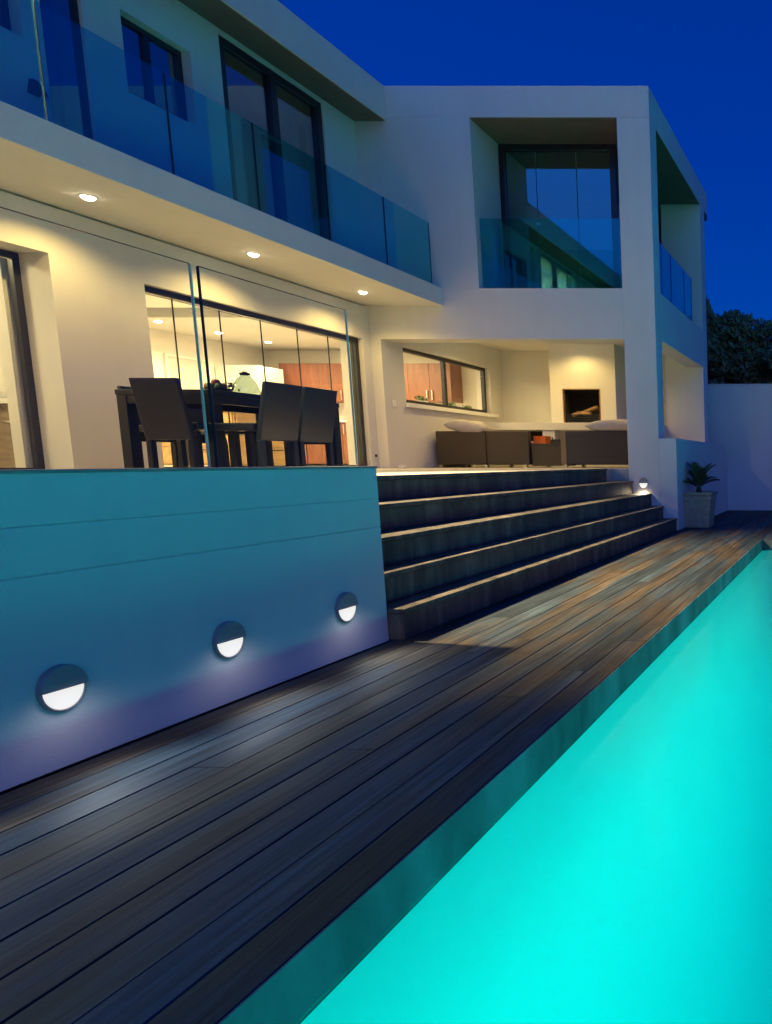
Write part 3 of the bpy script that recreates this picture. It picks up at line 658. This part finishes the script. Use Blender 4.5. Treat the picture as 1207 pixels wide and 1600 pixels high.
# ================================================================== PORCH SEATING
def sofa(name, loc, label, mat, parts):
    t = thing(name, loc, label, 'sofa', 'wicker sofas in the porch')
    for nm, bx_, mm in parts: MB().box(*bx_).build(nm, M[mm], t, bevel=.015 if nm != 'foot' else .003)
    return t
s1 = sofa('wicker_sofa', (-6.3, 12.5, 1.0), 'brown wicker sofa seen from behind, left of the coffee table under the porch window', 'rattan',
     [('backrest', (-7.30, -6.42, 11.95, 12.05, 1.05, 1.64), 'rattan'), ('backrest', (-6.415, -5.66, 11.95, 12.05, 1.05, 1.64), 'rattan'), ('armrest', (-7.31, -7.18, 12.055, 13.0, 1.05, 1.60), 'rattan'),
      ('seat_base', (-7.17, -5.66, 12.055, 12.95, 1.05, 1.34), 'rattan')])
for x in (-7.25, -6.45, -5.75):
    for y in (12.0, 12.9): MB().box(x-.03, x+.03, y-.03, y+.03, 1.0, 1.05).build('foot', M['metal'], s1)
MB().box(-7.16, -6.42, 12.06, 12.93, 1.341, 1.47).build('seat_cushion', M['cushion'], s1, bevel=.03)
MB().box(-6.41, -5.67, 12.06, 12.93, 1.341, 1.47).build('seat_cushion', M['cushion'], s1, bevel=.03)
s2 = sofa('wicker_sofa', (-4.4, 12.3, 1.0), 'dark wicker sofa seen from behind, right of the coffee table against the pillar', 'rattan_dark',
     [('backrest', (-4.95, -3.42, 11.85, 11.95, 1.05, 1.64), 'rattan_dark'), ('armrest', (-5.06, -4.955, 11.85, 12.8, 1.05, 1.64), 'rattan_tan'), ('seat_base', (-4.95, -3.42, 11.955, 12.75, 1.05, 1.34), 'rattan_dark')])
for x in (-5.0, -3.5):
    for y in (11.9, 12.7): MB().box(x-.03, x+.03, y-.03, y+.03, 1.0, 1.05).build('foot', M['metal'], s2)
MB().box(-4.94, -3.44, 11.96, 12.73, 1.341, 1.47).build('seat_cushion', M['cushion'], s2, bevel=.03)
tag(MB().pillow((-6.78, 12.10, 1.70), .34, .22, .13, rot=.1, tilt=.12).build('cushion', M['cushion']), 'rumpled pale cushion lying over the back of the left wicker sofa', 'cushion', 'porch cushions')
tag(MB().pillow((-4.12, 12.05, 1.715), .50, .24, .125, rot=-.03).build('cushion', M['cushion']), 'long pale cushion lying over the back of the right wicker sofa', 'cushion', 'porch cushions')
ct = thing('coffee_table', (-5.35, 12.3, 1.0), 'low wicker box coffee table between the two sofas', 'table')
MB().box(-5.64, -5.10, 12.0, 12.6, 1.03, 1.40).build('body', M['rattan'], ct, bevel=.01)
MB().box(-5.65, -5.09, 11.99, 12.61, 1.401, 1.42).build('top', M['frame'], ct, bevel=.003)
cr = thing('crate', (-5.52, 12.2, 1.42), 'small orange plastic crate on the porch coffee table', 'crate')
b = MB()
x0, x1, y0, y1, z0, z1 = -5.63, -5.42, 12.08, 12.30, 1.42, 1.56
b.wall('y', y0, y0+.012, x0, x1, z0, z1, [(x0+.06, x1-.06, z1-.05, z1-.02)]); b.box(x0, x1, y1-.012, y1, z0, z1).box(x0, x0+.012, y0+.012, y1-.012, z0, z1).box(x1-.012, x1, y0+.012, y1-.012, z0, z1).box(x0+.012, x1-.012, y0+.012, y1-.012, z0, z0+.01)
for zz in (z0+.03, z0+.075): b.box(x0-.004, x1+.004, y0-.005, y0, zz, zz+.012)
b.build('body', M['orange'], cr)
o = MB().lathe([(.001, 0), (.03, 0), (.032, .05), (.012, .09), (.012, .12), (.001, .12)], (-5.33, 12.15, 1.42), 14).build('bottle', M['black']); tag(o, 'small dark bottle on the coffee table beside the orange crate', 'bottle')
tr = thing('serving_tray', (-5.21, 12.22, 1.42), 'dark tray on the right of the porch coffee table', 'tray')
MB().box(-5.30, -5.12, 12.08, 12.36, 1.421, 1.432).box(-5.30, -5.12, 12.08, 12.09, 1.432, 1.50).box(-5.30, -5.12, 12.35, 12.36, 1.432, 1.47).build('body', M['black'], tr)
# poker stand by the fireplace
pk = thing('fire_irons', (-4.42, 13.85, 1.86), 'dark upright fire irons on the hearth right of the fireplace', 'fire tools')
b = MB().lathe([(.001, 0), (.07, 0), (.07, .015), (.001, .02)], (-4.42, 13.85, 1.86), 14); b.tube([(-4.42, 13.85, 1.87), (-4.42, 13.85, 2.38)], .010, 6); b.tube([(-4.38, 13.85, 1.92), (-4.38, 13.85, 2.34)], .012, 6).tube([(-4.46, 13.85, 1.92), (-4.46, 13.85, 2.34)], .008, 6).box(-4.47, -4.37, 13.84, 13.86, 2.30, 2.315)
b.build('stand', M['black'], pk)

# ================================================================== KITCHEN
def cabinet(name, x0, x1, y0, y1, z0, z1, label, group, handle_z):
    t = thing(name, ((x0+x1)/2, (y0+y1)/2, z0), label, 'cabinet', group)
    MB().box(x0+.001, x1-.001, y0+.021, y1, z0, z1).build('carcass', M['redwood'], t)
    xm = (x0+x1)/2
    for k, (a, c) in enumerate(((x0+.002, xm-.002), (xm+.002, x1-.002))):
        dr = MB().box(a, c, y0, y0+.02, z0+.002, z1-.002).build('door', M['redwood'], t, bevel=.002)
        hx = c-.05 if k == 0 else a+.05
        MB().box(hx-.010, hx+.010, y0-.03, y0-.016, handle_z, handle_z+.20).box(hx-.006, hx+.006, y0-.017, y0-.001, handle_z+.02, handle_z+.035).box(hx-.006, hx+.006, y0-.017, y0-.001, handle_z+.165, handle_z+.18).build('handle', M['metal'], dr)
    return t
xs = [-11.66, -10.79, -9.92, -9.04, -8.165]
nm = ['leftmost', 'second from left', 'third from left', 'rightmost']
for i in range(4):
    cabinet('wall_cabinet', xs[i], xs[i+1], 14.0, 14.41, 2.33, 3.10, 'red brown kitchen wall cabinet, %s of the row' % nm[i], 'kitchen wall cabinets', 2.36)
    cabinet('base_cabinet', xs[i], xs[i+1], 13.85, 14.41, 1.06, 1.90, 'red brown kitchen base cabinet, %s of the row under the worktop' % nm[i], 'kitchen base cabinets', 1.66)
tag(MB().box(-11.68, -8.1, 13.81, 14.41, 1.902, 1.94).build('worktop', M['white'], bevel=.003), 'white kitchen worktop along the end wall above red brown cabinets', 'worktop')
fr = thing('fridge', (-11.8, 13.0, 1.0), 'tall white fridge by the kitchen back wall, left of the red cabinets', 'fridge')
MB().box(-12.19, -11.45, 13.16, 13.78, 1.04, 2.95).build('body', M['white'], fr, bevel=.01)
MB().box(-11.449, -11.39, 13.165, 13.775, 1.62, 2.945).build('door', M['white'], fr, bevel=.008)
MB().box(-11.449, -11.39, 13.165, 13.775, 1.05, 1.61).build('door', M['white'], fr, bevel=.008)
pn = thing('wall_panel', (-12.19, 12.7, 2.4), 'pale framed panel on the kitchen back wall beside the fridge', 'panel')
MB().wall('x', -12.199, -12.16, 12.2, 13.05, 1.95, 3.02, [(12.24, 13.01, 1.99, 2.98)]).build('frame', M['inside'], pn)
MB().box(-12.198, -12.18, 12.241, 13.009, 1.991, 2.979).build('board', plain('greyish panel', (.50, .47, .42), .6), pn)
ki = thing('kitchen_island', (-9.9, 10.8, 1.0), 'kitchen island with yellow oak drawers and white top behind the dining chairs', 'kitchen island')
MB().box(-10.5, -9.32, 10.30, 11.55, 1.05, 1.86).build('body', M['oak'], ki)
MB().box(-10.53, -9.28, 10.26, 11.58, 1.862, 1.90).build('worktop', M['white'], ki, bevel=.003)
for k in range(3):
    dr = MB().box(-9.319, -9.30, 10.32, 11.53, 1.08+k*.26, 1.08+k*.26+.25).build('drawer', M['oak'], ki, bevel=.002)
    MB().box(-9.30, -9.275, 10.75, 11.1, 1.08+k*.26+.20, 1.08+k*.26+.215).build('handle', M['black'], dr)
    dr = MB().box(-10.48, -9.34, 10.28, 10.299, 1.08+k*.26, 1.08+k*.26+.25).build('drawer', M['oak'], ki, bevel=.002)
    MB().box(-10.1, -9.7, 10.262, 10.28, 1.08+k*.26+.20, 1.08+k*.26+.215).build('handle', M['black'], dr)
sh = tag(MB().box(-10.35, -9.6, 14.05, 14.41, 2.285, 2.325).build('shelf', M['white']), 'white shelf under the kitchen wall cabinets', 'shelf')
tag(MB().lathe([(.001, 0), (.07, 0), (.085, .10), (.09, .24), (.08, .25), (.001, .25)], (-10.08, 13.95, 1.94), 16).build('canister', M['orange']), 'orange canister on the white kitchen worktop', 'canister')
for k, (x, y, rr, lab, mm) in enumerate(((-7.57, 12.05, .11, 'white bowl of greenery on the porch window ledge', 'white'), (-7.57, 12.95, .095, 'dark green pot plant in the middle of the porch window ledge', 'green'), (-7.57, 13.5, .075, 'small dark pot plant at the right of the porch window ledge', 'black'))):
    t = thing('pot_plant', (x, y, 2.076), lab, 'plant', 'pot plants on the window ledge')
    MB().lathe([(.001, 0), (rr*.6, 0), (rr, rr*.8), (rr*.9, rr*.85), (.001, rr*.8)], (x, y, 2.076), 16).build('pot', M[mm], t)
    b = MB()
    for q in range(70):
        c = Vector((x, y, 2.076+rr*1.0))+Vector((random.gauss(0, rr*.4), random.gauss(0, rr*.5), abs(random.gauss(0, rr*.3)))); v = Vector((random.gauss(0, 1), random.gauss(0, 1), random.gauss(0, 1))).normalized()*.022; u = v.orthogonal().normalized()*.012
        b.add([c-v, c+u, c+v, c-u], [(0, 1, 2, 3)])
    b.build('leaves', M['green'], t, weld=False)
# bathroom behind the left glazed door
vn = thing('vanity_unit', (-8.8, 6.95, 1.0), 'brown timber vanity unit with white top behind the left glazed door', 'vanity')
MB().box(-10.0, -8.0, 6.75, 7.19, 1.0, 1.68).build('body', M['vanity'], vn)
MB().box(-10.0, -7.98, 6.70, 7.19, 1.681, 1.73).build('top', M['white'], vn, bevel=.004)
MB().lathe([(.001, .0), (.15, .0), (.2, .09), (.19, .095), (.14, .02), (.001, .015)], (-8.75, 6.95, 1.731), 24).build('basin', M['white'], vn)
MB().tube([(-8.35, 6.749, 1.50), (-8.35, 6.70, 1.50), (-8.20, 6.70, 1.50)], .012, 8).build('handle', M['metal'], vn)
# small fittings
tag(MB().box(-7.36, -7.346, 10.98, 11.05, 1.99, 2.10).build('light_switch', M['white'], bevel=.003), 'white light switch on the porch wall left of the window', 'switch')
tag(MB().lathe([(.001, .02), (.02, .018), (.022, 0)], (0, 0, 0), 12).build('door_stop', M['black']), 'small dark round door stop low on the wall right of the folding door', 'door stop')
bpy.data.objects['door_stop'].location = (-7.519, 10.73, 1.2); bpy.data.objects['door_stop'].rotation_euler = (0, PI/2, 0)
tag(MB().box(-7.34, -7.24, 10.95, 11.05, 1.0, 1.05).build('junction_box', M['white'], bevel=.006), 'small pale box on the terrace floor at the foot of the porch wall', 'box')

# ================================================================== POT PLANT
PXc, PYc = -2.56, 11.42
pt = thing('planter', (PXc, PYc, 0), 'square tapered stone planter at the foot of the low white wall', 'planter')
def sq(h, z): return [(PXc-h, PYc-h, z), (PXc+h, PYc-h, z), (PXc+h, PYc+h, z), (PXc-h, PYc+h, z)]
b = MB(); lev = [(.190, .003), (.198, .03), (.242, .46), (.255, .465), (.255, .495), (.246, .50), (.25, .545), (.272, .55), (.275, .60), (.25, .602), (.24, .56)]
for (h1, z1), (h2, z2) in zip(lev[:-1], lev[1:]): b.add(sq(h1, z1)+sq(h2, z2), [(0, 1, 5, 4), (1, 2, 6, 5), (2, 3, 7, 6), (3, 0, 4, 7)])
b.add(sq(.190, .003), [(3, 2, 1, 0)])
b.build('body', M['pot'], pt, bevel=.004)
b = MB(); b.add(sq(.24, .565), [(0, 1, 2, 3)]); b.build('soil', M['soil'], pt)
cy = thing('cycad', (PXc, PYc, .56), 'spiky dark green cycad growing in the stone planter', 'plant')
MB().lathe([(.001, .14), (.035, .12), (.05, .05), (.055, 0)], (PXc, PYc, .555), 10).build('trunk', M['bark'], cy)
rn = random.Random(5)
for k in range(16):
    az = 2*PI*k/16*2.0+rn.uniform(-.2, .2); el = R(rn.uniform(28, 82)); ln = rn.uniform(.36, .50)
    hd = Vector((math.cos(az), math.sin(az), 0)); p = Vector((PXc, PYc, .66)); pts = [p.copy()]
    for s2_ in range(12):
        e2 = el-(s2_/12)**1.6*R(40); p = p+(hd*math.cos(e2)+Vector((0, 0, math.sin(e2))))*ln/12; pts.append(p.copy())
    b = MB(); b.tube(pts, [.006-.0004*i for i in range(13)], 5)
    side = hd.cross(Vector((0, 0, 1)))
    for i in range(2, 13):
        for q in range(2):
            f_ = i+q*.5; a = pts[min(i, 12)]
            t_ = (pts[min(i+1, 12)]-pts[i-1]).normalized(); up = side.cross(t_).normalized()
            wl_ = .105*math.sin(PI*min(.98, (i-1)/11.5))**.6+.012
            for sg in (1, -1):
                dd = (side*sg*.72+t_*.62+up*.30).normalized(); base_ = a+t_*(q*ln/24)
                tip = base_+dd*wl_; nn = t_*.011
                b.add([base_-nn, base_+nn, base_+dd*wl_*.55+nn*.9, tip, base_+dd*wl_*.55-nn*.9], [(0, 1, 2, 3, 4)])
    b.build('frond', M['frond'], cy, weld=False)

# ================================================================== TREES
def tree(loc, h, rx, rz, seed, label, nleaf):
    rn = random.Random(seed); x, y = loc
    t = thing('tree', (x, y, -2.6), label, 'tree', 'dark trees beyond the garden wall')
    b = MB(); top = Vector((x+rn.uniform(-.3, .3), y, h*.62)); b.tube([(x, y, -2.6), (x+.05, y, 0), tuple((Vector((x, y, 0))+top)/2+Vector((.1, 0, .3))), tuple(top)], [.22, .18, .14, .06], 9)
    cl = []
    for k in range(44):
        while True:
            u = Vector((rn.uniform(-1, 1), rn.uniform(-1, 1), rn.uniform(-1, 1)))
            if .25 < u.length < 1: break
        c = Vector((x, y, h-rz))+Vector((u.x*rx, u.y*rx*.8, u.z*rz*.92)); cl.append((c, rn.uniform(.32, .58)*rx*.62))
        if k < 9: b.tube([tuple(top-Vector((0, 0, rn.uniform(.2, 1.2)))), tuple((top+c)/2), tuple(c)], [.05, .035, .012], 6)
    b.build('trunk', M['bark'], t, weld=False)
    l = MB()
    for k in range(nleaf):
        c, r = cl[rn.randrange(len(cl))]
        v = Vector((rn.gauss(0, 1), rn.gauss(0, 1), rn.gauss(0, 1))).normalized(); p = c+v*r*rn.uniform(.55, 1.08)
        d1 = (v*.4+Vector((rn.gauss(0, 1), rn.gauss(0, 1), rn.gauss(0, 1))).normalized()).normalized(); d2 = d1.orthogonal().normalized(); s = rn.uniform(.06, .13)
        l.add([p-d1*s, p+d2*s*.45, p+d1*s, p-d2*s*.45], [(0, 1, 2, 3)])
    l.build('crown', M['leaf'], t, weld=False)
tree((-3.75, 18.6), 5.55, 1.25, 2.2, 11, 'dark bushy tree rising beside the house corner, tallest behind the garden wall', 13000)
tree((-2.45, 19.2), 5.10, 1.25, 2.0, 12, 'dark bushy tree behind the garden wall, middle of the row in view', 13000)
tree((-1.2, 18.8), 5.0, 1.3, 2.0, 13, 'dark bushy tree behind the garden wall at the right edge of view', 11000)
tree((-3.1, 21.0), 5.3, 1.5, 2.3, 14, 'dark tree standing farther back, filling the gap between the nearer trees', 13000)
tree((-5.6, 19.5), 5.3, 1.5, 2.2, 15, 'dark bushy tree hidden behind the projecting house box', 5000)
tree((.6, 19.5), 4.8, 1.4, 2.0, 16, 'dark bushy tree behind the garden wall outside the right edge', 5000)
